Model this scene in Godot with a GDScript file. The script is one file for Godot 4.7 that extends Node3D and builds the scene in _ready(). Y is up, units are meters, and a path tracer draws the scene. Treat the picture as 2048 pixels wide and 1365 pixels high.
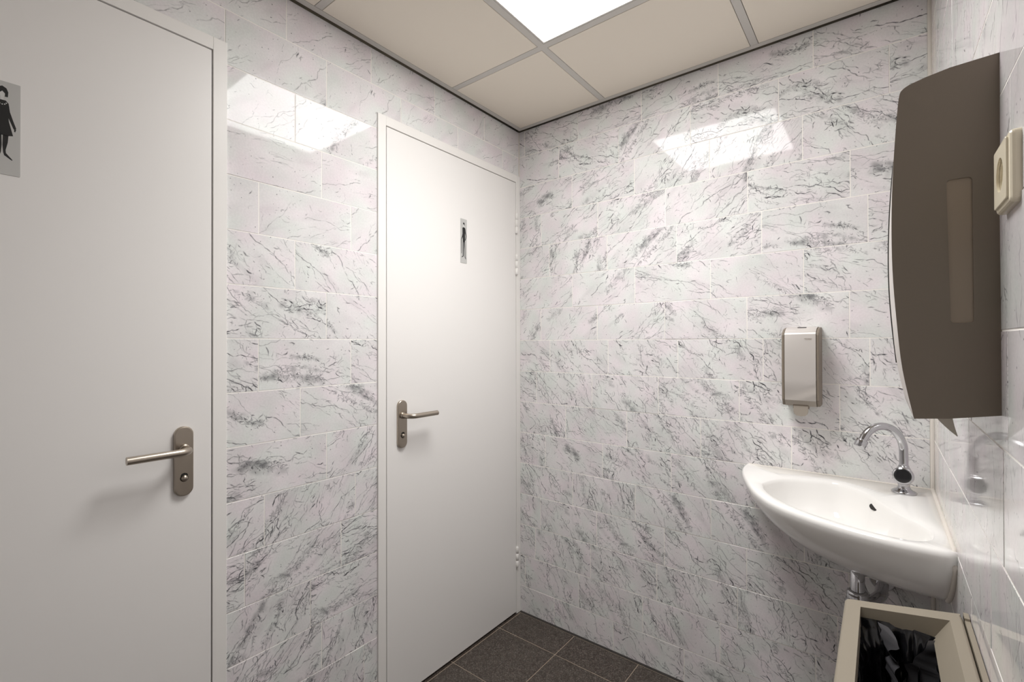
extends Node3D

# A small tiled washroom lobby. y is up, metres, floor at y = 0. The camera stands at x = 0, z = 0.
const EYE := 1.3264                     # camera height above the floor
const XL := -1.4186                     # face of the left wall (with the two doors)
const XR := 0.1222                      # face of the right wall
const ZB := -1.8651                     # face of the back wall
const ZF := 0.95                        # face of the wall behind the camera
const CEIL := 2.3785                    # underside of the ceiling grid
const TOP := 2.52                       # top of the wall backings
const LINE0 := 1.3415                   # height of one course line
const COURSE := 0.15171                 # height of a tile course
const PITCH := 0.302                    # length of a tile with its joint
const JOINT := 0.0026

var M := {}
var rng := RandomNumberGenerator.new()
var used := {}


func _ready() -> void:
	rng.seed = 20240611
	# ---- camera, surroundings, light, exposure
	var cam := Camera3D.new()
	cam.name = "camera"
	cam.fov = rad_to_deg(2.0 * atan(682.5 / 939.92))
	cam.near = 0.02
	cam.position = Vector3(0, EYE, 0)
	cam.rotation = Vector3(deg_to_rad(0.296), deg_to_rad(38.145), deg_to_rad(-0.1136))
	add_child(cam)
	var env := Environment.new()
	env.background_mode = Environment.BG_COLOR
	env.background_color = Color.BLACK
	env.tonemap_mode = Environment.TONE_MAPPER_LINEAR
	env.tonemap_exposure = 2.25
	env.sdfgi_enabled = true
	env.ssao_enabled = true
	env.ssil_enabled = true
	var we := WorldEnvironment.new()
	we.name = "surroundings"
	we.environment = env
	add_child(we)
	var panel := AreaLight3D.new()      # the ceiling panel's light, just under its diffuser
	panel.name = "panel"
	panel.area_size = Vector2(0.560, 0.560)
	panel.light_energy = 0.46
	panel.light_color = Color(1.0, 0.998, 0.992)
	panel.shadow_enabled = true
	panel.area_range = 12.0
	panel.position = Vector3(-0.644, CEIL - 0.0065, -1.0785)
	panel.rotation = Vector3(-PI / 2, 0, 0)
	add_child(panel)
	# soft beams added under the diffuser to brighten the floor and lower walls
	for k in 9:
		var beam := SpotLight3D.new()
		beam.name = "added_beam"
		beam.light_energy = 0.060
		beam.light_color = panel.light_color
		beam.light_size = 0.09
		beam.spot_range = 12.0
		beam.spot_angle = 66.0
		beam.spot_angle_attenuation = 1.0
		beam.shadow_enabled = true
		beam.position = panel.position + Vector3((k % 3 - 1) * 0.187, -0.02, (k / 3 - 1) * 0.187)
		beam.rotation = Vector3(-PI / 2, 0, 0)
		add_child(beam, true)
	# ---- everything that is built
	materials()
	walls()
	floor_and_ceiling()
	doors()
	trims()
	ceiling_light()
	towel_dispenser()
	socket()
	soap_dispenser()
	basin()
	tap()
	drain()
	bin()


# ------------------------------------------------------------------ helpers

func numbered(called: String) -> String:
	if not used.has(called):
		used[called] = 0
		return called
	used[called] += 1
	return "%s_%03d" % [called, used[called]]


func thing(called: String, label: String, category: String, at := Vector3.ZERO, group := "") -> Node3D:
	var o := Node3D.new()
	o.name = numbered(called)
	add_child(o)
	o.position = at
	o.set_meta("label", label)
	o.set_meta("category", category)
	if group:
		o.set_meta("group", group)
	return o


func part(called: String, mesh: Mesh, m: Material, parent: Node) -> MeshInstance3D:
	var o := MeshInstance3D.new()
	o.name = called
	o.mesh = mesh
	for k in mesh.get_surface_count():
		o.set_surface_override_material(k, m)
	parent.add_child(o, true)
	return o


func structure(called: String, mesh: Mesh, m: Material, label: String, category: String) -> MeshInstance3D:
	var o := part(called, mesh, m, self)
	o.set_meta("kind", "structure")
	o.set_meta("label", label)
	o.set_meta("category", category)
	return o


func start(smooth := false) -> SurfaceTool:
	var st := SurfaceTool.new()
	st.begin(Mesh.PRIMITIVE_TRIANGLES)
	st.set_smooth_group(0 if smooth else -1)
	return st


func finish(st: SurfaceTool) -> ArrayMesh:
	st.generate_normals()
	return st.commit()


func tri(st: SurfaceTool, a: Vector3, b: Vector3, c: Vector3) -> void:   # counter-clockwise from outside
	st.add_vertex(a)
	st.add_vertex(c)
	st.add_vertex(b)


func quad(st: SurfaceTool, a: Vector3, b: Vector3, c: Vector3, d: Vector3) -> void:
	tri(st, a, b, c)
	tri(st, a, c, d)


func add_box(st: SurfaceTool, lo: Vector3, hi: Vector3) -> void:
	var p := []
	for k in 8:
		p.append(Vector3(hi.x if k & 1 else lo.x, hi.y if k & 2 else lo.y, hi.z if k & 4 else lo.z))
	for f in [[0, 2, 3, 1], [4, 5, 7, 6], [0, 1, 5, 4], [2, 6, 7, 3], [0, 4, 6, 2], [1, 3, 7, 5]]:
		quad(st, p[f[0]], p[f[1]], p[f[2]], p[f[3]])


func box(lo: Vector3, hi: Vector3) -> ArrayMesh:
	var st := start()
	add_box(st, lo, hi)
	return finish(st)


# A closed outline (counter-clockwise in its own x, y) pushed along its own z from z0 to z1, edges rounded off by b in `steps`.
func add_slab(st: SurfaceTool, outline: PackedVector2Array, z0: float, z1: float, b := 0.0, xf := Transform3D(), both := false, steps := 3) -> void:
	var rings := []
	if both and b > 0.0:
		for k in steps + 1:
			var a := PI / 2 * float(k) / steps
			rings.append([shrunk(outline, b * (1.0 - sin(a))), z0 + b * (1.0 - cos(a))])
	else:
		rings.append([outline, z0])
	if b > 0.0:
		for k in steps + 1:
			var a := PI / 2 * float(k) / steps
			rings.append([shrunk(outline, b * (1.0 - cos(a))), z1 - b * (1.0 - sin(a))])
	else:
		rings.append([outline, z1])
	var n := outline.size()
	for k in rings.size() - 1:
		for i in n:
			var j := (i + 1) % n
			var q := [rings[k][0][i], rings[k][0][j], rings[k + 1][0][j], rings[k + 1][0][i]]
			quad(st, xf * v3(q[0], rings[k][1]), xf * v3(q[1], rings[k][1]), xf * v3(q[2], rings[k + 1][1]), xf * v3(q[3], rings[k + 1][1]))
	cap(st, rings[-1][0], rings[-1][1], xf, false)
	cap(st, rings[0][0], rings[0][1], xf, true)


func slab(outline: PackedVector2Array, z0: float, z1: float, b := 0.0, xf := Transform3D(), both := false) -> ArrayMesh:
	var st := start()
	add_slab(st, outline, z0, z1, b, xf, both)
	return finish(st)


func v3(p: Vector2, z: float) -> Vector3:
	return Vector3(p.x, p.y, z)


func cap(st: SurfaceTool, outline: PackedVector2Array, z: float, xf: Transform3D, back: bool) -> void:
	var ids := Geometry2D.triangulate_polygon(outline)
	for k in range(0, ids.size(), 3):
		var a := outline[ids[k]]
		var b := outline[ids[k + 1]]
		var c := outline[ids[k + 2]]
		var up := (b - a).cross(c - a) > 0.0
		if up != back:
			tri(st, xf * v3(a, z), xf * v3(b, z), xf * v3(c, z))
		else:
			tri(st, xf * v3(a, z), xf * v3(c, z), xf * v3(b, z))


# Moves every edge of a counter-clockwise outline inwards by d; keeps the number of corners.
func shrunk(o: PackedVector2Array, d: float) -> PackedVector2Array:
	if d == 0.0:
		return o
	var out := PackedVector2Array()
	var n := o.size()
	for i in n:
		var e0 := (o[i] - o[(i + n - 1) % n]).normalized()
		var e1 := (o[(i + 1) % n] - o[i]).normalized()
		var n0 := Vector2(-e0.y, e0.x)
		var n1 := Vector2(-e1.y, e1.x)
		var m := n0 + n1
		out.append(o[i] + m * (d / maxf(0.3, 0.5 * m.length_squared())))
	return out


func rect(x0: float, y0: float, x1: float, y1: float) -> PackedVector2Array:
	return PackedVector2Array([Vector2(x0, y0), Vector2(x1, y0), Vector2(x1, y1), Vector2(x0, y1)])


func round_rect(x0: float, y0: float, x1: float, y1: float, r: float, steps := 5) -> PackedVector2Array:
	var out := PackedVector2Array()
	for c in [[x1 - r, y0 + r, -PI / 2], [x1 - r, y1 - r, 0.0], [x0 + r, y1 - r, PI / 2], [x0 + r, y0 + r, PI]]:
		for k in steps + 1:
			var a: float = c[2] + PI / 2 * k / steps
			out.append(Vector2(c[0] + r * cos(a), c[1] + r * sin(a)))
	return out


func disc(r: float, n := 24, cx := 0.0, cy := 0.0) -> PackedVector2Array:
	var out := PackedVector2Array()
	for k in n:
		out.append(Vector2(cx + r * cos(TAU * k / n), cy + r * sin(TAU * k / n)))
	return out


# Turns a profile of (radius, height) round xf's y axis.
func lathe(profile: Array, xf := Transform3D(), n := 28, smooth := true) -> ArrayMesh:
	var st := start(smooth)
	add_lathe(st, profile, xf, n)
	return finish(st)


func add_lathe(st: SurfaceTool, profile: Array, xf := Transform3D(), n := 28) -> void:
	for k in profile.size() - 1:
		var a: Vector2 = profile[k]
		var b: Vector2 = profile[k + 1]
		for i in n:
			var t0 := TAU * i / n
			var t1 := TAU * (i + 1) / n
			var p := func(q: Vector2, t: float) -> Vector3: return xf * Vector3(q.x * cos(t), q.y, -q.x * sin(t))
			if a.x > 1e-6 and b.x > 1e-6:
				quad(st, p.call(a, t0), p.call(a, t1), p.call(b, t1), p.call(b, t0))
			elif a.x > 1e-6:
				tri(st, p.call(a, t0), p.call(a, t1), p.call(b, t0))
			elif b.x > 1e-6:
				tri(st, p.call(a, t0), p.call(b, t1), p.call(b, t0))


# A round tube along points; ends closed.
func tube(points: Array, radii: Variant, n := 16) -> ArrayMesh:
	var st := start(true)
	var up := Vector3.UP
	var rings := []
	for k in points.size():
		var d: Vector3 = (points[mini(k + 1, points.size() - 1)] - points[maxi(k - 1, 0)]).normalized()
		if absf(d.dot(up)) > 0.98:
			up = Vector3.RIGHT if absf(d.x) < 0.9 else Vector3.BACK
		var side := d.cross(up).normalized()
		up = side.cross(d).normalized()
		var r: float = radii if radii is float else radii[k]
		var ring := []
		for i in n:
			var t := TAU * i / n
			ring.append(points[k] + (side * cos(t) + up * sin(t)) * r)
		rings.append(ring)
	for k in rings.size() - 1:
		for i in n:
			var j := (i + 1) % n
			quad(st, rings[k][i], rings[k][j], rings[k + 1][j], rings[k + 1][i])
	st.set_smooth_group(-1)
	for i in n:
		var j := (i + 1) % n
		tri(st, points[0], rings[0][j], rings[0][i])
		tri(st, points[-1], rings[-1][i], rings[-1][j])
	return finish(st)


func curve(points: Array, per := 6) -> Array:                       # Catmull-Rom through the points
	var out := []
	for k in points.size() - 1:
		var a = points[maxi(k - 1, 0)]
		var b = points[k]
		var c = points[k + 1]
		var d = points[mini(k + 2, points.size() - 1)]
		for i in per:
			var t := float(i) / per
			out.append(0.5 * (2.0 * b + (c - a) * t + (2.0 * a - 5.0 * b + 4.0 * c - d) * t * t + (3.0 * b - a - 3.0 * c + d) * t * t * t))
	out.append(points[-1])
	return out


# ------------------------------------------------------------------ materials

func plain(called: String, c: Color, rough: float, metal := 0.0, spec := 0.5) -> StandardMaterial3D:
	var m := StandardMaterial3D.new()
	m.resource_name = called
	m.albedo_color = c
	m.roughness = rough
	m.metallic = metal
	m.metallic_specular = spec
	M[called] = m
	return m


func c8(r: float, g: float, b: float) -> Color:
	return Color(r / 255.0, g / 255.0, b / 255.0)


func noise(s: int, freq: float, octaves := 1, kind := FastNoiseLite.TYPE_SIMPLEX) -> FastNoiseLite:
	var n := FastNoiseLite.new()
	n.seed = s
	n.noise_type = kind
	n.frequency = freq
	n.fractal_type = FastNoiseLite.FRACTAL_FBM if octaves > 1 else FastNoiseLite.FRACTAL_NONE
	n.fractal_octaves = octaves
	return n


const SLAB := 2.0                        # the marble picture shows two metres of stone
const FEATURES := [[0.12, 0.40, 105.0, 24.0], [0.31, 0.40, 115.0, 32.0], [0.50, 0.42, 150.0, 44.0], [0.70, 0.40, 210.0, 20.0], [0.89, 0.42, 90.0, 50.0]]   # u, v, length and breadth in pixels
const STONE := 2048                      # its pixels a side
var ink := PackedFloat32Array()
var vrng := RandomNumberGenerator.new()


# One soft dot of mineral. Positions in pixels; the picture repeats.
func dot(px: float, py: float, r: float, strength: float) -> void:
	var x0 := int(floor(px - r - 0.5))
	var x1 := int(ceil(px + r + 0.5))
	var y0 := int(floor(py - r - 0.5))
	var y1 := int(ceil(py + r + 0.5))
	for y in range(y0, y1 + 1):
		var row := (y & (STONE - 1)) * STONE
		var dy := (y - py) * (y - py)
		for x in range(x0, x1 + 1):
			var d := r + 0.5 - sqrt((x - px) * (x - px) + dy)
			if d > 0.0:
				var k := row + (x & (STONE - 1))
				var v := strength * minf(d / (0.75 + 0.45 * r), 1.0)
				if v > ink[k]:
					ink[k] = v


func haze(px: float, py: float, rx: float, ry: float, strength: float) -> void:
	for y in range(int(py - ry), int(py + ry) + 1):
		var row := (y & (STONE - 1)) * STONE
		var dy := (y - py) / ry
		for x in range(int(px - rx), int(px + rx) + 1):
			var q := 1.0 - dy * dy - (x - px) * (x - px) / (rx * rx)
			if q > 0.0:
				var k := row + (x & (STONE - 1))
				ink[k] = maxf(ink[k], minf(ink[k] + strength * q * q, 0.5))


# A jagged vein: wanders round its main heading, swells, fades and knots.
func vein(x: float, y: float, heading: float, length: float, r: float, strength: float, jag := 0.35, branches := 0.0) -> void:
	var h := heading
	var run := 0.0
	var next_turn := 0.0
	var swell := 1.0
	var goal := 1.0
	var dark := 1.0
	var dark_goal := 1.0
	while run < length:
		if run >= next_turn:
			h = lerp_angle(h, heading, 0.55) + vrng.randfn(0.0, jag)
			next_turn = run + vrng.randf_range(3.0, 9.0)
			goal = vrng.randf_range(0.55, 1.45)
			dark_goal = clampf(vrng.randfn(0.75, 0.45), 0.0, 1.35)
			if vrng.randf() < branches:
				vein(x, y, h + (0.6 + vrng.randf() * 0.6) * (1.0 if vrng.randf() < 0.5 else -1.0), vrng.randf_range(6.0, 26.0), r * 0.75, strength * 0.8, jag)
		swell = lerpf(swell, goal, 0.25)
		dark = lerpf(dark, dark_goal, 0.2)
		var tip := minf(1.0, minf(run, length - run) / 6.0)
		var q := strength * dark * (0.4 + 0.6 * tip)
		if q > 0.05:
			dot(x, y, r * swell * (0.45 + 0.55 * tip), minf(q, 0.95))
		x += cos(h) * 0.75
		y += sin(h) * 0.75
		run += 0.75


# A smoky band packed with short dark curls.
func cluster(x: float, y: float, heading: float, length: float, wide: float, strength: float) -> void:
	var d := Vector2.from_angle(heading)
	var s := d.orthogonal()
	var bend := vrng.randfn(0.0, 0.35)
	var n := int(length * wide / 44.0)
	for k in n / 5:
		var u := vrng.randf_range(-0.5, 0.5)
		var p := Vector2(x, y) + d * u * length + s * (vrng.randfn(0.0, 0.22) * wide * (1.0 - 1.2 * u * u) + bend * length * u * u)
		haze(p.x, p.y, vrng.randf_range(0.2, 0.45) * wide + 4.0, vrng.randf_range(0.14, 0.32) * wide + 3.0, 0.09 * strength)
	for k in n:
		var u := vrng.randf_range(-0.5, 0.5)
		var p := Vector2(x, y) + d * u * length + s * (vrng.randfn(0.0, 0.25) * wide * (1.0 - 1.4 * u * u) + bend * length * u * u)
		vein(p.x, p.y, heading + vrng.randfn(0.0, 0.75), vrng.randf_range(3.0, 13.0), vrng.randf_range(0.5, 1.4), strength * vrng.randf_range(0.35, 0.95), 0.7)


# White marble with grey veins. They run along u; calm at small v, busy at large v, so each tile can be cut from a fitting place.
func marble() -> ImageTexture:
	vrng.seed = 77
	ink.resize(STONE * STONE)
	ink.fill(0.0)
	var side := float(STONE)
	var where := func() -> Vector2:
		return Vector2(vrng.randf() * side, vrng.randf() * side)
	var patch := noise(64, 0.0085, 2)
	# 0 calm .. 1 busy: grows with v, and gathers in patches drawn out along the veins
	var busy := func(p: Vector2) -> float: return clampf(p.y / side * (0.30 + 0.85 * clampf(0.5 + 2.6 * patch.get_noise_2d(p.x * 0.6, p.y), 0.0, 1.8)), 0.0, 1.0)
	for k in 300:                                             # pale soft drifts
		var p: Vector2 = where.call()
		haze(p.x, p.y, vrng.randf_range(25, 95), vrng.randf_range(8, 26), 0.025 + 0.04 * busy.call(p))
	for k in 800:                                             # long veins
		var p: Vector2 = where.call()
		var b: float = busy.call(p)
		if vrng.randf() < 0.22 + 0.85 * b:
			vein(p.x, p.y, vrng.randfn(0.0, 0.16), vrng.randf_range(80, 300), vrng.randf_range(0.5, 1.5), 0.24 + 0.6 * b * vrng.randf(), 0.30, 0.02 + 0.10 * b)
	for k in 220:                                              # bundles of fine parallel hairs
		var p: Vector2 = where.call()
		var b: float = busy.call(p)
		var h := vrng.randfn(0.0, 0.15)
		if vrng.randf() < 0.15 + 0.8 * b:
			for i in 9:
				vein(p.x + vrng.randfn(0, 30.0), p.y + vrng.randfn(0, 13.0), h + vrng.randfn(0, 0.08), vrng.randf_range(20, 80), vrng.randf_range(0.2, 0.5), vrng.randf_range(0.18, 0.45), 0.18)
	for k in 14000:                                            # short streaks and flecks, some dark
		var p: Vector2 = where.call()
		var b: float = busy.call(p)
		if vrng.randf() < 0.09 + 0.95 * b * b:
			vein(p.x, p.y, vrng.randfn(0.0, 0.38), vrng.randf_range(4, 24 + 22 * b), vrng.randf_range(0.5, 1.9), 0.16 + vrng.randf() * vrng.randf() * (0.6 + 0.4 * b), 0.35, 0.03)
	for k in 5200:                                             # crooked cross veins, the beginnings of a net
		var p: Vector2 = where.call()
		var b: float = busy.call(p)
		if vrng.randf() < 0.05 + 0.95 * b * b:
			vein(p.x, p.y, vrng.randf() * TAU, vrng.randf_range(12, 46), vrng.randf_range(0.4, 1.2), 0.20 + 0.55 * vrng.randf() * (0.4 + 0.6 * b), 0.55, 0.08)
	for k in 2600:                                             # specks
		var p: Vector2 = where.call()
		dot(p.x, p.y, vrng.randf_range(0.4, 1.5), vrng.randf_range(0.25, 0.8))
	for k in 520:                                             # smoky clusters, mostly at the busy end
		var p: Vector2 = where.call()
		var b: float = busy.call(p)
		if vrng.randf() < b * b * 1.25:
			cluster(p.x, p.y, vrng.randfn(0.0, 0.2), vrng.randf_range(50, 230), vrng.randf_range(8, 36), vrng.randf_range(0.55, 1.0))
	for f in FEATURES:                                        # a few marked clouds that certain tiles are cut round
		cluster(f[0] * side, f[1] * side, 0.0, f[2], f[3], 1.0)
		cluster(f[0] * side + 6.0, f[1] * side + 2.0, 0.0, f[2] * 0.7, f[3] * 0.6, 1.0)
	# stone colour: faint cloudy drift of tone and tint under the veins
	var cloud := noise(61, 0.0042, 3).get_image(STONE, STONE, false, false, false).get_data()
	var tint := noise(62, 0.0060, 2).get_image(STONE, STONE, false, false, false).get_data()
	var grain := noise(63, 0.11, 2).get_image(STONE, STONE, false, false, false).get_data()
	var out := PackedByteArray()
	out.resize(STONE * STONE * 3)
	var at := 0
	for k in STONE * STONE:
		var q := minf(ink[k] * 1.25, 0.97)
		var v := 230.0 + 0.062 * (cloud[k] - 128) + 0.030 * (grain[k] - 128)
		var t := 0.034 * (tint[k] - 128)
		var e := 1.0 - q
		out[at] = int((v + 1.0 + t) * e + 66.0 * q)
		out[at + 1] = int((v - 2.0 - 0.5 * t) * e + 66.0 * q)
		out[at + 2] = int((v - 2.0 + 0.4 * t) * e + 69.0 * q)
		at += 3
	return ImageTexture.create_from_image(Image.create_from_data(STONE, STONE, false, Image.FORMAT_RGB8, out))


func granite(side: int) -> ImageTexture:
	var n := noise(81, 0.28, 1, FastNoiseLite.TYPE_CELLULAR)
	n.cellular_return_type = FastNoiseLite.RETURN_CELL_VALUE
	var a := n.get_image(side, side, false, false, false).get_data()
	n.seed = 82
	n.frequency = 0.5
	var b := n.get_image(side, side, false, false, false).get_data()
	var blot := noise(83, 0.02, 2).get_image(side, side).get_data()
	var out := PackedByteArray()
	out.resize(side * side * 3)
	for k in side * side:
		var v := 0.6 * a[k] / 255.0 + 0.4 * b[k] / 255.0
		var q := 0.145 + 0.31 * v * v + 0.05 * blot[k] / 255.0
		var red := 0.03 if a[k] % 7 == 0 else 0.012
		out[3 * k] = int(255 * (q + red + 0.012))
		out[3 * k + 1] = int(255 * (q - 0.004))
		out[3 * k + 2] = int(255 * (q - 0.028))
	return ImageTexture.create_from_image(Image.create_from_data(side, side, false, Image.FORMAT_RGB8, out))


func materials() -> void:
	var m := plain("polished_marble", Color.WHITE, 0.05, 0.0, 0.38)
	m.albedo_texture = marble()
	m = plain("granite_tile", Color.WHITE, 0.42)
	m.albedo_texture = granite(1024)
	plain("wall_grout", c8(250, 246, 240), 0.85)
	plain("gap_shade_grey", c8(112, 107, 100), 0.95)  # grey picked to deepen the shade in the ceiling edge gap
	plain("floor_grout", c8(165, 150, 133), 0.9)
	plain("dark_sealant", c8(52, 48, 45), 0.5)
	plain("white_sealant", c8(228, 221, 212), 0.45)
	plain("door_paint", c8(241, 238, 235), 0.38)
	plain("frame_paint", c8(243, 240, 236), 0.35)
	plain("ceiling_board", c8(246, 237, 223), 0.9)
	plain("grid_paint", c8(213, 209, 203), 0.5)
	plain("brushed_steel", c8(178, 168, 156), 0.32, 1.0)
	plain("chrome", c8(190, 190, 193), 0.05, 1.0)
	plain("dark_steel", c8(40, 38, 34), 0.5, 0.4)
	plain("taupe_plastic", c8(128, 117, 104), 0.55)
	plain("silver_panel", c8(214, 208, 203), 0.36, 0.35)
	plain("grey_taupe", c8(160, 151, 140), 0.4)
	plain("black_plastic", c8(26, 26, 28), 0.22)
	plain("ceramic", c8(245, 243, 240), 0.06)
	plain("beige_plastic", c8(145, 136, 121), 0.5)
	plain("bag_film", c8(24, 24, 26), 0.14)
	plain("thin_film", c8(74, 73, 76), 0.14)
	plain("cream_plastic", c8(238, 228, 205), 0.22)
	plain("towel_paper", c8(226, 218, 204), 0.9)
	plain("sign_silver", c8(198, 197, 194), 0.4, 0.1)
	plain("sign_black", c8(20, 19, 19), 0.5)
	plain("sign_white", c8(212, 211, 208), 0.5)
	m = plain("lit_diffuser", c8(255, 253, 250), 0.5)
	m.emission_enabled = true
	m.emission = Color(1.0, 0.998, 0.992)
	m.emission_energy_multiplier = 1.3
	# the dispenser window: plain tinted plastic that lets some light through and gives off none
	var w := plain("smoked_window", Color(0.66, 0.60, 0.53, 0.82), 0.35)
	w.transparency = BaseMaterial3D.TRANSPARENCY_ALPHA


# ------------------------------------------------------------------ the setting

# One tile cut to the given outline on a wall: u runs along the wall, v up, face at w = 0.
func tile(parent: Node3D, called: String, outline: PackedVector2Array, wall: Transform3D, m: Material, thick: float, cut: Dictionary, lean := Vector2.ZERO) -> void:
	var lo := outline[0]
	var hi := outline[0]
	for p in outline:
		lo = lo.min(p)
		hi = hi.max(p)
	var mid := (lo + hi) / 2
	var o := PackedVector2Array()
	for p in outline:
		o.append(p - mid)
	if Geometry2D.is_polygon_clockwise(o) != Geometry2D.is_polygon_clockwise(rect(0, 0, 1, 1)):
		o.reverse()
	var st := start()
	var inner := shrunk(o, 0.0004)
	var place := func(p: Vector2) -> Vector2:
		return cut.at + (p * Vector2(cut.flip, 1.0)).rotated(cut.turn) / cut.size
	var add := func(a: Vector3, b: Vector3, c: Vector3) -> void:
		for p in [a, c, b]:
			st.set_uv(place.call(Vector2(p.x, -p.y)))
			st.add_vertex(p)
	var ids := Geometry2D.triangulate_polygon(inner)
	for k in range(0, ids.size(), 3):
		var a := inner[ids[k]]
		var b := inner[ids[k + 1]]
		var c := inner[ids[k + 2]]
		if (b - a).cross(c - a) < 0.0:
			var t := b
			b = c
			c = t
		add.call(v3(a, 0), v3(b, 0), v3(c, 0))
	var n := o.size()
	for i in n:
		var j := (i + 1) % n
		add.call(v3(o[i], -0.0004), v3(o[j], -0.0004), v3(inner[j], 0))
		add.call(v3(o[i], -0.0004), v3(inner[j], 0), v3(inner[i], 0))
		add.call(v3(o[i], -thick), v3(o[j], -thick), v3(o[j], -0.0004))
		add.call(v3(o[i], -thick), v3(o[j], -0.0004), v3(o[i], -0.0004))
	var node := part(called, finish(st), m, parent)
	var lift := absf(lean.x) * (hi.y - lo.y) / 2 + absf(lean.y) * (hi.x - lo.x) / 2 - 0.0001     # a leaning tile stands proud, none sinks into the joints
	node.transform = wall * Transform3D(Basis.from_euler(Vector3(lean.x, lean.y, 0)), v3(mid, maxf(lift, 0.0)))


func courses(parent: Node3D, wall: Transform3D, u0: float, u1: float, joints: Dictionary, holes: Array, look: Callable, leans := {}, marked := {}) -> void:
	for r in range(-9, 7):
		var v0 := maxf(LINE0 + r * COURSE, 0.0)
		var v1 := minf(LINE0 + (r + 1) * COURSE, CEIL + 0.001)
		var first: float = joints.get(r, rng.randf() * PITCH)
		var k := int(floor((u0 - first) / PITCH))
		while first + k * PITCH < u1:
			var a := maxf(first + k * PITCH, u0)
			var b := minf(first + (k + 1) * PITCH, u1)
			k += 1
			if b - a < 0.006:
				continue
			var whole := rect(a + JOINT / 2, v0 + JOINT / 2, b - JOINT / 2, v1 - JOINT / 2)
			var pieces := [whole]
			for h in holes:
				var left := []
				for p in pieces:
					left.append_array(Geometry2D.clip_polygons(p, h))
				pieces = left
			var cut: Dictionary = look.call(r, (a + b) / 2)
			if marked.has([r, k - 1]):
				cut = marked[[r, k - 1]]
			var lean := Vector2(rng.randfn(0, 0.0022), rng.randfn(0, 0.0016))
			if leans.has([r, k - 1]):
				lean = leans[[r, k - 1]]
			for p in pieces:
				tile(parent, "tile", p, wall, M.polished_marble, 0.009, cut, lean)


# busy 0 .. 1, and the slope of the veins on the wall in degrees, rising to the right
func cut_from(busy: float, slope: float, spread := 0.16, slope_spread := 9.0) -> Dictionary:
	var flip := 1.0 if rng.randf() < 0.5 else -1.0
	return {
		"at": Vector2(rng.randf_range(0.09, 0.91), clampf(busy + rng.randf_range(-spread, spread), 0.09, 0.91)),
		"turn": flip * deg_to_rad(slope + rng.randfn(0, slope_spread)), "flip": flip, "size": SLAB,
	}


# a tile cut so that feature f lies `off` from its middle, sloping by `slope` degrees
func cut_round(f: int, slope: float, off := Vector2.ZERO) -> Dictionary:
	var turn := deg_to_rad(slope)
	return {"at": Vector2(FEATURES[f][0], FEATURES[f][1]) - Vector2(off.x, -off.y).rotated(turn) / SLAB, "turn": turn, "flip": 1.0, "size": SLAB}


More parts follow.
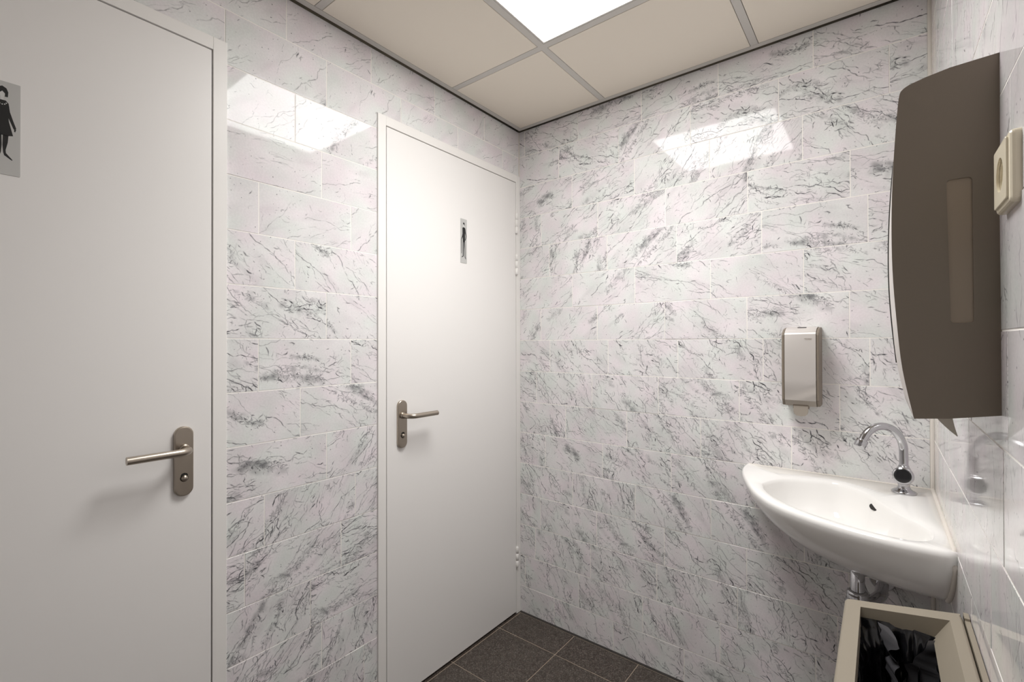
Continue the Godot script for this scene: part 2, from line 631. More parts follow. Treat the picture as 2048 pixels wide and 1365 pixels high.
func walls() -> void:
	# left wall, with the two door openings
	var st := start()
	var back := XL - 0.11
	add_box(st, Vector3(back, 2.156, ZB - 0.1), Vector3(XL - 0.0004, CEIL, ZF + 0.1))
	add_box(st, Vector3(back, 0, -1.0263), Vector3(XL - 0.0004, 2.156, -0.530))
	add_box(st, Vector3(back, 0, 0.316), Vector3(XL - 0.0004, 2.156, ZF + 0.1))
	add_box(st, Vector3(back, 0, ZB - 0.1), Vector3(XL - 0.0004, 2.156, ZB))
	var w := structure("wall_left", finish(st), M.wall_grout, "white marble tiled wall with the two white doors", "wall")
	var xf := Transform3D(Basis(Vector3(0, 0, -1), Vector3.UP, Vector3.RIGHT), Vector3(XL, 0, 0))
	var z := {6: -0.698, 5: -0.528, 4: -0.725, 3: -0.813, 2: -0.618, 1: -0.725, 0: -0.829, -1: -0.617, -2: -0.742, -3: -0.83, -4: -0.634, -5: -0.58, -6: -0.775, -7: -0.813, -8: -0.97, -9: -0.72}
	var u := {}
	for r in z:
		u[r] = -z[r] - 10 * PITCH
	var holes := [rect(1.0263, -0.1, 2.5, 2.156), rect(-0.316, -0.1, 0.530, 2.156)]
	courses(w, xf, -ZF, -ZB, u, holes, func(r: int, _u: float) -> Dictionary:
		if r >= 5: return cut_from(0.09, 40, 0.05)
		if r >= 2: return cut_from(0.12, 20, 0.06, 20)
		if r == 1: return cut_from(0.48, -38)
		if r >= -2: return cut_from(0.74, -30, 0.14)
		if r >= -4: return cut_from(0.62, 42)
		if r >= -6: return cut_from(0.74, 25, 0.12, 20)
		return cut_from(0.80, 58, 0.1),
		{[4, 9]: Vector2(0.001, 0.001), [4, 10]: Vector2(0.001, 0.001), [3, 9]: Vector2(0.004, 0.004), [3, 10]: Vector2(0.002, -0.002)},
		{[-2, 9]: cut_round(1, -28, Vector2(-0.06, 0.0)), [-2, 10]: cut_round(3, -26, Vector2(0.05, 0.015)), [-3, 9]: cut_round(2, -10, Vector2(-0.05, 0.01)), [0, 10]: cut_round(0, -38, Vector2(-0.10, -0.02)), [-1, 10]: cut_round(0, -6, Vector2(-0.01, 0.02))})
	part("gap_backing", box(Vector3(back, CEIL, ZB - 0.1), Vector3(XL - 0.04, TOP, ZF + 0.1)), M.gap_shade_grey, w)     # added above the ceiling, grey and set back so the edge gap reads dark
	# back wall
	w = structure("wall_back", box(Vector3(XL - 0.11, 0, ZB - 0.12), Vector3(XR + 0.11, CEIL, ZB - 0.0004)), M.wall_grout, "white marble tiled wall behind the basin and soap dispenser", "wall")
	xf = Transform3D(Basis(), Vector3(0, 0, ZB))
	var x := {-9: -1.216, -8: -1.083, -7: -1.324, -6: -1.293, -5: -1.114, -4: -1.264, -3: -1.15, -2: -1.315, -1: -1.236, 0: -1.288, 1: -1.112, 2: -1.239, 3: -1.284, 4: -1.113, 5: -1.184, 6: -1.383}
	courses(w, xf, XL, XR, x, [], func(r: int, cu: float) -> Dictionary:
		if r >= 5: return cut_from(0.62 if cu > -0.5 else 0.55, -12, 0.16, 22)
		if r >= 2: return cut_from(0.52, 40 if cu < -0.3 else -25, 0.2, 16)
		if r >= 0: return cut_from(0.42, 40 if cu < -0.8 else -32, 0.14)
		if r >= -4: return cut_from(0.70, -46, 0.14)
		return cut_from(0.72, -52, 0.14),
		{[4, 1]: Vector2(0.001, 0.001), [4, 2]: Vector2(0.001, 0.001), [5, 1]: Vector2(0.003, 0.005), [5, 2]: Vector2(0.003, 0.005)},
		{[5, 1]: cut_round(3, 52, Vector2(-0.08, 0.0)), [6, 2]: cut_round(0, 8, Vector2(0.09, 0.0)), [6, 3]: cut_round(1, -6, Vector2(0.08, 0.02)), [4, -1]: cut_round(4, 20), [2, 1]: cut_round(3, 44, Vector2(0.06, 0.0)), [2, 3]: cut_round(0, -14, Vector2(0.08, -0.01)), [3, 4]: cut_round(4, -20), [-5, 1]: cut_round(3, -52, Vector2(0.0, 0.0)), [-5, 2]: cut_round(3, -50, Vector2(-0.04, 0.0)), [-4, 0]: cut_round(4, -35, Vector2(0.0, 0.02))})
	part("gap_backing", box(Vector3(XL - 0.04, CEIL, ZB - 0.12), Vector3(XR + 0.04, TOP, ZB - 0.04)), M.gap_shade_grey, w)     # added above the ceiling, grey and set back so the edge gap reads dark
	# right wall, close beside the camera
	w = structure("wall_right", box(Vector3(XR + 0.0004, 0, ZB - 0.12), Vector3(XR + 0.11, CEIL, ZF + 0.1)), M.wall_grout, "white marble tiled wall with the paper towel dispenser", "wall")
	xf = Transform3D(Basis(Vector3(0, 0, 1), Vector3.UP, Vector3.LEFT), Vector3(XR, 0, 0))
	courses(w, xf, ZB, ZF, {4: -1.367, 3: -1.110, 1: -0.8036, -3: -0.9535, 2: -1.20, 0: -0.99, -1: -1.13, -2: -0.86}, [], func(_r: int, _u: float) -> Dictionary: return cut_from(0.20, 82, 0.10, 7))
	part("gap_backing", box(Vector3(XR + 0.04, CEIL, ZB - 0.12), Vector3(XR + 0.11, TOP, ZF + 0.1)), M.gap_shade_grey, w)     # added above the ceiling, grey and set back so the edge gap reads dark
	# the wall behind the camera
	w = structure("wall_front", box(Vector3(XL - 0.11, 0, ZF + 0.0004), Vector3(XR + 0.11, CEIL, ZF + 0.12)), M.wall_grout, "white marble tiled wall facing the basin wall", "wall")
	xf = Transform3D(Basis(Vector3.LEFT, Vector3.UP, Vector3.FORWARD), Vector3(0, 0, ZF))
	courses(w, xf, -XR, -XL, {}, [], func(_r: int, _u: float) -> Dictionary: return cut_from(0.5, 40, 0.3))
	part("gap_backing", box(Vector3(XL - 0.04, CEIL, ZF + 0.04), Vector3(XR + 0.04, TOP, ZF + 0.12)), M.gap_shade_grey, w)     # added above the ceiling, grey and set back so the edge gap reads dark


func floor_and_ceiling() -> void:
	var f := structure("floor", box(Vector3(XL - 0.11, -0.12, ZB - 0.1), Vector3(XR + 0.1, -0.0006, ZF + 0.1)), M.floor_grout, "dark speckled granite tile floor", "floor")
	var xf := Transform3D(Basis(Vector3.RIGHT, Vector3.FORWARD, Vector3.UP), Vector3.ZERO)
	var xs := [XL - 0.105, -1.404]
	while xs[-1] < XR:
		xs.append(minf(xs[-1] + 0.305, XR))
	var zs := [ZB + 0.013, -1.6905]
	while zs[-1] < ZF:
		zs.append(minf(zs[-1] + 0.3025, ZF))
	for i in xs.size() - 1:
		for k in zs.size() - 1:
			var o := rect(xs[i] + 0.0014, -zs[k + 1] + 0.0014, xs[i + 1] - 0.0014, -zs[k] - 0.0014)
			tile(f, "tile", o, xf, M.granite_tile, 0.01, {"at": Vector2(rng.randf(), rng.randf()), "turn": rng.randi() % 4 * PI / 2, "flip": 1.0, "size": 0.95}, Vector2(rng.randfn(0, 0.0008), rng.randfn(0, 0.0008)))
	# suspended ceiling: slab above, boards in a grid
	var c := structure("ceiling", box(Vector3(XL - 0.11, TOP, ZB - 0.12), Vector3(XR + 0.11, TOP + 0.1, ZF + 0.12)), M.ceiling_board, "suspended ceiling of pale beige boards in a metal grid", "ceiling")
	var bx := [XL + 0.001, -0.9410, -0.3465, XR - 0.001]
	var bz := [ZB + 0.001, -1.3770, -0.7800, -0.1830, 0.4140, ZF - 0.001]
	var half := 0.012
	for i in bx.size() - 1:
		for k in bz.size() - 1:
			if i == 1 and k == 1:
				continue                                 # the light panel lies here
			var x0: float = bx[i] + (half if i > 0 else 0.034) + 0.0019
			var x1: float = bx[i + 1] - (half if i < bx.size() - 2 else 0.034) - 0.0019
			var z0: float = bz[k] + (half if k > 0 else 0.034) + 0.0019
			var z1: float = bz[k + 1] - (half if k < bz.size() - 2 else 0.034) - 0.0019
			var o := rect(x0, z0, x1, z1)
			var s := start()
			add_slab(s, o, -CEIL - 0.014, -CEIL + rng.randf_range(-0.0006, 0.0004), 0.0008, Transform3D(Basis(Vector3.RIGHT, Vector3.BACK, Vector3.DOWN), Vector3.ZERO))
			part("ceiling_board", finish(s), M.ceiling_board, c)
	var bar := func(lo: Vector3, hi: Vector3) -> void:
		part("grid_bar", box(lo, hi), M.grid_paint, c)
	for k in range(1, bx.size() - 1):
		bar.call(Vector3(bx[k] - half, CEIL, ZB + 0.036), Vector3(bx[k] + half, CEIL + 0.03, ZF - 0.036))
	for k in range(1, bz.size() - 1):
		for i in bx.size() - 1:
			bar.call(Vector3(bx[i] + (half if i > 0 else 0.036), CEIL, bz[k] - half), Vector3(bx[i + 1] - (half if i < bx.size() - 2 else 0.036), CEIL + 0.03, bz[k] + half))
	# edge angle round the room, held off the walls by an open gap into the void above
	var g := 0.0140
	for e in [[XL + g, ZB + g, XL + g + 0.021, ZF - g], [XR - g - 0.021, ZB + g, XR - g, ZF - g], [XL + g + 0.021, ZB + g, XR - g - 0.021, ZB + g + 0.021], [XL + g + 0.021, ZF - g - 0.021, XR - g - 0.021, ZF - g]]:
		part("edge_angle", box(Vector3(e[0], CEIL, e[1]), Vector3(e[2], CEIL + 0.02, e[3])), M.grid_paint, c)


func trims() -> void:
	structure("trim_1", box(Vector3(XL - 0.001, 2.156, ZB - 0.001), Vector3(XL + 0.0035, CEIL, ZB + 0.0035)), M.white_sealant, "thin white sealant joint above the door in the wall corner", "sealant")
	var st := start(true)
	add_slab(st, PackedVector2Array([Vector2(XR + 0.001, -ZB + 0.001), Vector2(XR - 0.010, -ZB + 0.001), Vector2(XR - 0.0085, -ZB - 0.005), Vector2(XR - 0.005, -ZB - 0.0085), Vector2(XR + 0.001, -ZB - 0.010)].duplicate()), 0.0, CEIL, 0.0, Transform3D(Basis(Vector3.RIGHT, Vector3.FORWARD, Vector3.UP), Vector3.ZERO))
	structure("trim_2", finish(st), M.white_sealant, "thick white sealant bead in the corner behind the basin", "sealant")
	structure("trim_3", box(Vector3(XL, -0.002, ZB), Vector3(XR, 0.001, ZB + 0.0125)), M.dark_sealant, "dark sealant strip between floor and basin wall", "sealant")


# ------------------------------------------------------------------ doors

func door(called: String, label: String, z_latch: float, z_hinge: float, plate_z: float, toward: float) -> void:
	# the leaf spans z_latch .. z_hinge; frame members 35 mm wide surround it
	var lo := minf(z_latch, z_hinge)
	var hi := maxf(z_latch, z_hinge)
	var face := XL + 0.007
	var d := Node3D.new()
	d.name = called
	d.set_meta("kind", "structure")
	d.set_meta("label", label)
	d.set_meta("category", "door")
	add_child(d)
	var fw := 0.0345
	var gap := 0.0032
	var top := 2.1180
	var f_lo := lo - gap - fw if lo - gap - fw > ZB else ZB + 0.0006
	var f_hi := hi + gap + fw
	# frame: two jambs and a head with a rebate behind the leaf
	var prof := Transform3D(Basis(Vector3(0, 0, -1), Vector3.UP, Vector3.RIGHT), Vector3.ZERO)
	for j in [[f_lo, lo - gap, 1.0], [hi + gap, f_hi, -1.0]]:
		var st := start()
		add_slab(st, rect(-j[1], 0.0, -j[0], top + gap + fw), XL - 0.10, face, 0.0012, prof)
		var stop: Array = [j[1] - 0.002, j[1] + 0.015] if j[2] > 0 else [j[0] - 0.015, j[0] + 0.002]
		add_box(st, Vector3(XL - 0.10, 0, stop[0]), Vector3(face - 0.046, top + gap, stop[1]))
		part("jamb", finish(st), M.frame_paint, d)
	var st2 := start()
	add_slab(st2, rect(-hi - gap, top + gap, -lo + gap, top + gap + fw), XL - 0.10, face, 0.0012, prof)
	add_box(st2, Vector3(XL - 0.10, top - 0.015, lo - gap), Vector3(face - 0.046, top + gap + 0.002, hi + gap))
	part("head", finish(st2), M.frame_paint, d)
	part("leaf", slab(rect(-hi, 0.0095, -lo, top), face - 0.042, face - 0.001, 0.0016, prof), M.door_paint, d)
	# hinges on the hinge side
	for y in [1.917, 1.714, 0.279]:
		var hz := z_hinge + (0.0016 if z_hinge > z_latch else -0.0016)
		var hg := lathe([Vector2(0.0, -0.050), Vector2(0.0050, -0.0495), Vector2(0.0066, -0.047), Vector2(0.0066, -0.0185), Vector2(0.0058, -0.018), Vector2(0.0058, -0.017), Vector2(0.0066, -0.0165), Vector2(0.0066, 0.0165), Vector2(0.0058, 0.017), Vector2(0.0058, 0.018), Vector2(0.0066, 0.0185), Vector2(0.0066, 0.047), Vector2(0.0050, 0.0495), Vector2(0.0, 0.050)], Transform3D(Basis(), Vector3(face + 0.0035, y, hz)), 14)
		part("hinge", hg, M.frame_paint, d)
	# handle: plate, lever, lock
	var px := face - 0.001
	var pl := part("handle_plate", slab(round_rect(-plate_z - 0.0212, 0.937, -plate_z + 0.0212, 1.115, 0.0208, 8), px, px + 0.0095, 0.003, prof), M.brushed_steel, d)
	pl.set_meta("label", "brushed steel handle plate with rounded ends")
	var y0 := 1.0585
	var a := Vector3(px + 0.008, y0, plate_z)
	part("rose", lathe([Vector2(0.0118, 0.0), Vector2(0.0118, 0.006), Vector2(0.0105, 0.0075), Vector2(0.0, 0.0075)], Transform3D(Basis(Vector3.UP, Vector3.RIGHT, Vector3.FORWARD), Vector3(px + 0.0085, y0, plate_z)), 24), M.brushed_steel, pl)
	var pts := [a, a + Vector3(0.022, 0, 0)]
	for k in range(1, 9):
		var t := PI / 2 * k / 8
		pts.append(a + Vector3(0.026 + 0.024 * sin(t), 0, toward * 0.024 * (1 - cos(t))))
	pts.append(a + Vector3(0.050, 0, toward * 0.07))
	pts.append(a + Vector3(0.050, 0, toward * 0.128))
	part("lever", tube(pts, 0.0094, 20), M.brushed_steel, pl)
	var ly := 0.9835
	part("lock_slot", slab(PackedVector2Array([Vector2(-plate_z - 0.0085, ly + 0.006), Vector2(-plate_z + 0.0085, ly + 0.006), Vector2(-plate_z + 0.006, ly + 0.0115), Vector2(-plate_z, ly + 0.0135), Vector2(-plate_z - 0.006, ly + 0.0115)]), px + 0.008, px + 0.0099, 0.0, prof), M.dark_steel, pl)
	part("lock_ring", lathe([Vector2(0.0092, 0.0), Vector2(0.0092, 0.0012), Vector2(0.0, 0.0012)], Transform3D(Basis(Vector3.UP, Vector3.RIGHT, Vector3.FORWARD), Vector3(px + 0.0092, ly, plate_z)), 20), M.dark_steel, pl)
	part("lock_button", lathe([Vector2(0.0078, 0.0), Vector2(0.0078, 0.003), Vector2(0.0062, 0.0058), Vector2(0.0032, 0.0075), Vector2(0.0, 0.008)], Transform3D(Basis(Vector3.UP, Vector3.RIGHT, Vector3.FORWARD), Vector3(px + 0.0098, ly, plate_z)), 20), M.brushed_steel, pl)


func poly(points: Array, s := 0.001) -> PackedVector2Array:
	var out := PackedVector2Array()
	for k in range(0, points.size(), 2):
		out.append(Vector2(points[k], points[k + 1]) * s)
	if Geometry2D.is_polygon_clockwise(out) != Geometry2D.is_polygon_clockwise(rect(0, 0, 1, 1)):
		out.reverse()
	return out


func doors() -> void:
	door("door_1", "white flush door beside the narrow marble pier, with the silver woman sign", -0.4935, 0.2780, -0.4285, 1.0)
	door("door_2", "white flush door in the room corner, with the silver man sign", -1.0620, -1.8300, -1.1275, -1.0)
	var face := XL + 0.006
	# signs: silver plates with black printed figures; own x runs along the door, y up from the bottom edge
	var side := Basis(Vector3(0, 0, -1), Vector3.UP, Vector3.RIGHT)
	var signs := []
	var s := thing("door_sign", "silver sign with a black figure of a woman in a dress", "sign", Vector3(face, 1.6755, -0.1105))
	s.basis = side
	signs.append(s)
	part("plate", slab(round_rect(-0.026, 0, 0.026, 0.191, 0.0015, 3), 0, 0.0012), M.sign_silver, s)
	var print_on := func(called: String, o: PackedVector2Array, m: Material, up := 0.0002) -> void:
		part(called, slab(o, 0.0011, 0.0012 + up), m, signs[-1])
	print_on.call("dress", poly([-5, 152, 5, 152, 9, 147, 11, 130, 16, 112, 20, 99, 18.5, 96, 16, 97, 9, 117, 9.5, 110, 15.5, 82, 8, 80, -8, 80, -15.5, 82, -9.5, 110, -9, 117, -16, 97, -18.5, 96, -20, 99, -16, 112, -11, 130, -9, 147]), M.sign_black)
	print_on.call("hair", poly([-8, 160, -8.5, 170, -6, 177.5, 0, 181, 6, 177.5, 8.5, 170, 8, 160, 3.5, 159.5, 3.8, 166, 0, 170.5, -3.8, 166, -3.5, 159.5]), M.sign_black)
	print_on.call("face", poly([-4.2, 163, -2, 159, -1.8, 152, 1.8, 152, 2, 159, 4.2, 163, 4.4, 169, 0, 173, -4.4, 169]), M.sign_white, 0.0001)
	print_on.call("leg", poly([1, 81, 9, 81, 8, 66, 5, 50, 5.5, 44, 15, 32, 13.5, 31, 3, 39, 1.5, 45, 0.5, 60]), M.sign_black)
	print_on.call("leg", poly([-1, 81, -9, 81, -8, 66, -5, 50, -5.5, 44, -15, 32, -13.5, 31, -3, 39, -1.5, 45, -0.5, 60]), M.sign_black)
	print_on.call("hand", poly([17, 97, 20, 97, 18.5, 91, 17, 92]), M.sign_black)
	print_on.call("hand", poly([-17, 97, -20, 97, -18.5, 91, -17, 92]), M.sign_black)
	for k in 5:
		var t := PI * (1.12 + 0.19 * k)
		print_on.call("bead", disc(0.0011, 10, 0.0062 * cos(t), 0.149 + 0.006 * sin(t)), M.sign_white, 0.0004)
	s = thing("door_sign", "silver sign with a black figure of a man leaning on a cane", "sign", Vector3(face, 1.6730, -1.4620))
	s.basis = side
	signs.append(s)
	part("plate", slab(round_rect(-0.0195, 0, 0.0195, 0.190, 0.0015, 3), 0, 0.0012), M.sign_silver, s)
	print_on.call("suit", poly([-4, 154, 4, 154, 10, 150, 13, 132, 16.5, 118, 13, 104, 9, 97, 7, 99, 11, 110, 12.5, 118, 8, 130, 8, 90, -6, 90, -6, 112, -12, 101, -15.5, 102, -10, 116, -7.5, 126, -8, 150]), M.sign_black)
	print_on.call("hair", poly([-4.5, 168, -3, 174, 1, 175.5, 5, 172, 6, 163, 4, 160, 3, 167, -1, 166]), M.sign_black)
	print_on.call("face", poly([-4, 168, -4.5, 160, -1.5, 157, -1.5, 153, 2.5, 153, 2.5, 158, 5, 161, 4, 169, 0, 171]), M.sign_white, 0.0001)
	print_on.call("leg", poly([-6, 91, 0, 91, -0.5, 60, -1, 29, -6, 26, -14, 23, -13.5, 25, -6, 31, -6.5, 60]), M.sign_black)
	print_on.call("leg", poly([2, 91, 8, 91, 9, 60, 9.5, 30, 13, 18, 11, 17, 6, 26, 5, 60]), M.sign_black)
	print_on.call("cane", poly([-16.2, 101, -13.2, 101, -13.4, 40, -15.6, 40]), M.sign_black)


# ------------------------------------------------------------------ things

func ceiling_light() -> void:
	var x0 := -0.9285
	var x1 := -0.3590
	var z0 := -1.3645
	var z1 := -0.7925
	var t := thing("ceiling_light", "square glowing white panel light set in the ceiling grid", "light", Vector3((x0 + x1) / 2, CEIL, (z0 + z1) / 2))
	var w := (x1 - x0) / 2
	var h := (z1 - z0) / 2
	var down := Basis(Vector3.RIGHT, Vector3.BACK, Vector3.DOWN)
	for e in [[-w, -h, w, -h + 0.006], [-w, h - 0.006, w, h], [-w, -h + 0.006, -w + 0.006, h - 0.006], [w - 0.006, -h + 0.006, w, h - 0.006]]:
		part("frame", slab(rect(e[0], e[1], e[2], e[3]), -0.012, -0.0004, 0.0006, Transform3D(down, Vector3.ZERO)), M.grid_paint, t)
	part("diffuser", slab(rect(-w + 0.006, -h + 0.006, w - 0.006, h - 0.006), -0.010, -0.0015, 0.0, Transform3D(down, Vector3.ZERO)), M.lit_diffuser, t)


func towel_dispenser() -> void:
	var z0 := -1.1710                                      # far side
	var z1 := -0.8663                                      # side towards the room
	var t := thing("paper_towel_dispenser", "tall taupe paper towel dispenser with silver front and side window", "dispenser", Vector3(XR, EYE, (z0 + z1) / 2))
	var hw := (z1 - z0) / 2
	# outline of the sides: own x away from the wall (0 .. -0.11), y up
	var raw := []
	for p in [[0.0000, 0.3755], [-0.0470, 0.3730], [-0.0725, 0.3684], [-0.0890, 0.3640], [-0.0970, 0.3590], [-0.1005, 0.3500], [-0.1034, 0.3184], [-0.1076, 0.2478], [-0.1096, 0.1764], [-0.1089, 0.1045], [-0.1048, 0.0327], [-0.0985, -0.0384], [-0.0864, -0.1067], [-0.0494, -0.1031], [0.0, -0.0945]]:
		raw.append(Vector2(p[0], p[1]))
	var front := curve(raw.slice(3, 13), 4)
	var o := PackedVector2Array([raw[0], raw[1], raw[2]])
	for p in front:
		o.append(p)
	o.append(raw[13])
	o.append(raw[14])
	var win := round_rect(-0.0515, 0.0262, -0.0262, 0.2205, 0.0045, 4)
	for i in win.size():                                    # the window narrows downwards
		win[i].x += 0.0035 * clampf((0.22 - win[i].y) / 0.19, 0, 1) * (1.0 if win[i].x < -0.039 else 0.25)
	for s in [1.0, -1.0]:
		var plate := CSGCombiner3D.new()
		var body := CSGPolygon3D.new()
		body.polygon = o
		body.depth = 0.004
		body.position.z = s * hw + (0.0 if s > 0 else 0.004)
		plate.add_child(body)
		var hole := CSGPolygon3D.new()
		hole.polygon = win
		hole.depth = 0.02
		hole.operation = CSGShape3D.OPERATION_SUBTRACTION
		hole.position.z = s * hw + 0.01
		plate.add_child(hole)
		plate.name = "side_plate"
		body.material = M.taupe_plastic
		hole.material = M.taupe_plastic
		t.add_child(plate, true)
		var zw: float = s * (hw - 0.0022)
		part("side_window", slab(win, zw - 0.0007, zw + 0.0004), M.smoked_window, t).set_meta("label", "smoked translucent fill window")
	# front sheet with a fold at top and bottom, laid between the side plates
	var st := start(true)
	var line := [raw[1], raw[2]]
	line.append_array(front)
	line.append(raw[13])
	for k in line.size() - 1:
		var a: Vector2 = line[k]
		var b: Vector2 = line[k + 1]
		quad(st, v3(a, -hw + 0.004), v3(a, hw - 0.004), v3(b, hw - 0.004), v3(b, -hw + 0.004))
	var sheet := finish(st)
	part("front_cover", sheet, M.silver_panel, t).set_meta("label", "silver front cover")
	part("back_plate", box(Vector3(-0.003, -0.094, -hw + 0.004), Vector3(-0.0004, 0.374, hw - 0.004)), M.taupe_plastic, t)
	part("top_cover", slab(PackedVector2Array([raw[0], raw[1], raw[1] - Vector2(0, 0.003), raw[0] - Vector2(0, 0.003)]), -hw + 0.004, hw - 0.004), M.taupe_plastic, t)
	part("bottom_tray", slab(PackedVector2Array([raw[13] + Vector2(0, 0.003), raw[13], raw[14], raw[14] + Vector2(0, 0.003)]), -hw + 0.004, hw - 0.004), M.taupe_plastic, t)
	for s in [-1.0]:                                        # dark lip along the far edge of the front sheet
		var lip := []
		for p in curve(raw.slice(5, 12), 3):
			lip.append(v3(p + Vector2(-0.0006, 0), s * (hw - 0.0035)))
		part("edge_lip", tube(lip, 0.0012, 8), M.dark_steel, t)
	# folded towels inside, and the tip of the next one hanging out
	var stack := thing("towel_stack", "stack of folded paper towels inside the dispenser window", "paper towels", Vector3(XR - 0.046, EYE - 0.072, (z0 + z1) / 2))
	for k in 26:
		part("towel", slab(round_rect(-0.037, 0.0, 0.037, 0.0098, 0.003, 2), -hw + 0.012, hw - 0.012, 0.001, Transform3D(Basis(), Vector3(rng.randfn(0, 0.0008), k * 0.0102, rng.randfn(0, 0.0006)))), M.towel_paper, stack)
	var tip := thing("paper_towel", "tip of a white paper towel hanging out under the dispenser", "paper towel", Vector3(XR - 0.045, EYE - 0.07, -1.03))
	st = start(true)
	var rows := 10
	var f := func(i: int, e: float) -> Vector3:
		var q := float(i) / rows
		var wide := lerpf(0.0150, 0.0006, q * q)
		return Vector3(-0.006 + 0.024 * q * q + e * wide, -0.010 - 0.070 * q, 0.010 - 0.012 * sin(2.0 * q) + 0.006 * e * (1.0 - q))
	for k in rows:
		quad(st, f.call(k, -1.0), f.call(k + 1, -1.0), f.call(k + 1, 1.0), f.call(k, 1.0))
		var d := Vector3(0, 0, -0.0006)
		quad(st, f.call(k, 1.0) + d, f.call(k + 1, 1.0) + d, f.call(k + 1, -1.0) + d, f.call(k, -1.0) + d)
	part("sheet", finish(st), M.towel_paper, tip)


func socket() -> void:
	var t := thing("wall_socket", "cream plastic power socket on the wall beside the towel dispenser", "socket", Vector3(XR, EYE + 0.1955, -0.7835))
	t.basis = Basis(Vector3(0, 0, 1), Vector3.UP, Vector3.LEFT)      # own z points into the room
	var drill := func(called: String, body: CSGShape3D) -> void:       # a body with the round well cut through it
		var made := CSGCombiner3D.new()
		made.name = called
		made.add_child(body)
		var well := CSGCylinder3D.new()
		well.radius = 0.0198
		well.height = 0.04
		well.sides = 40
		well.rotation.x = PI / 2
		well.position.z = 0.0015 + 0.02
		well.operation = CSGShape3D.OPERATION_SUBTRACTION
		well.material = M.cream_plastic
		made.add_child(well)
		t.add_child(made)
	var shell := CSGMesh3D.new()
	shell.mesh = slab(round_rect(-0.0400, -0.0405, 0.0400, 0.0405, 0.006), 0.0004, 0.0102, 0.0045)
	shell.material = M.cream_plastic
	drill.call("cover_frame", shell)
	var plate := CSGMesh3D.new()
	plate.mesh = slab(round_rect(-0.0340, -0.0345, 0.0340, 0.0345, 0.003), 0.0095, 0.0125, 0.0008)
	plate.material = M.cream_plastic
	drill.call("face_plate", plate)
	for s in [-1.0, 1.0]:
		part("pin_disc", slab(disc(0.0026, 14, s * 0.0095, 0), 0.0012, 0.0018), M.dark_steel, t)  # dark discs stand in for the shade inside the pin holes
		part("earth_clip", slab(rect(-0.0022, s * 0.0165 - 0.0018, 0.0022, s * 0.0165 + 0.0018), 0.0012, 0.0100, 0.0005), M.chrome, t)


func soap_dispenser() -> void:
	# own x along the wall, y up, z out of the wall
	var t := thing("soap_dispenser", "silver and taupe soap dispenser mounted above the basin", "dispenser", Vector3(-0.2060, EYE, ZB))
	var hw := 0.0520
	# side profile in (depth, height)
	var raw := [Vector2(0.0005, -0.2080), Vector2(0.0620, -0.2080), Vector2(0.0850, -0.2050), Vector2(0.0985, -0.1840), Vector2(0.1015, -0.12), Vector2(0.1020, -0.06), Vector2(0.1000, 0.0250), Vector2(0.0970, 0.0330), Vector2(0.0700, 0.0460), Vector2(0.0350, 0.0520), Vector2(0.0005, 0.0530)]
	var o := PackedVector2Array(raw)
	var turn := Transform3D(Basis(Vector3.BACK, Vector3.UP, Vector3.LEFT), Vector3.ZERO)   # profile x -> z, pushed along -x
	part("body", slab(o, -hw + 0.0085, hw - 0.0085, 0.0, turn), M.grey_taupe, t)
	for s in [-1.0, 1.0]:
		var a: float = -hw if s < 0 else hw - 0.0085
		part("side_shell", slab(shrunk(o, 0.0012), a, a + 0.0085, 0.003, turn, true), M.taupe_plastic, t)
	var st := start(true)
	var line := [Vector2(0.0955, -0.1865), Vector2(0.0995, -0.186), Vector2(0.1027, -0.12), Vector2(0.1032, -0.06), Vector2(0.1012, 0.0262), Vector2(0.0995, 0.0318), Vector2(0.0960, 0.0348), Vector2(0.0700, 0.0470), Vector2(0.0350, 0.0530), Vector2(0.0010, 0.0540)]
	var lw := hw - 0.0088
	for k in line.size() - 1:
		var a: Vector2 = line[k]
		var b: Vector2 = line[k + 1]
		quad(st, Vector3(-lw, a.y, a.x), Vector3(lw, a.y, a.x), Vector3(lw, b.y, b.x), Vector3(-lw, b.y, b.x))
	part("front_panel", finish(st), M.silver_panel, t).set_meta("label", "smooth silver front panel")
	part("key_slot", slab(round_rect(-0.013, -0.004, 0.013, 0.004, 0.0038, 4), 0.0, 0.0012, 0.0, Transform3D(Basis(Vector3.RIGHT, Vector3.FORWARD, Vector3.UP), Vector3(0.001, 0.0496, 0.056)).rotated_local(Vector3.RIGHT, 0.26)), M.dark_steel, t)
	# push lever under the panel
	part("lever_neck", box(Vector3(-0.0215, -0.2140, 0.060), Vector3(0.0215, -0.1890, 0.0880)), M.taupe_plastic, t)
	var lev := PackedVector2Array([Vector2(-0.0205, -0.205), Vector2(0.0205, -0.205), Vector2(0.0205, -0.2235), Vector2(0.0180, -0.2310), Vector2(0.0120, -0.2365), Vector2(0.0, -0.2385), Vector2(-0.0120, -0.2365), Vector2(-0.0180, -0.2310), Vector2(-0.0205, -0.2235)])
	lev.reverse()
	part("push_lever", slab(lev, 0.0850, 0.0895, 0.001), M.grey_taupe, t)
	# raised maker's plate
	var tag := part("name_plate", slab(round_rect(0.0105, 0.0065, 0.0345, 0.0165, 0.0015, 3), 0.1008, 0.1016, 0.0004), M.silver_panel, t)
	var word := TextMesh.new()
	word.text = "TORK"
	var font := SystemFont.new()
	font.font_names = PackedStringArray(["Droid Sans"])
	font.font_weight = 700
	word.font = font
	word.font_size = 32
	word.pixel_size = 0.00024
	word.depth = 0.0004
	var w := part("lettering", word, M.grey_taupe, tag)
	w.position = Vector3(0.0225, 0.0115, 0.1017)


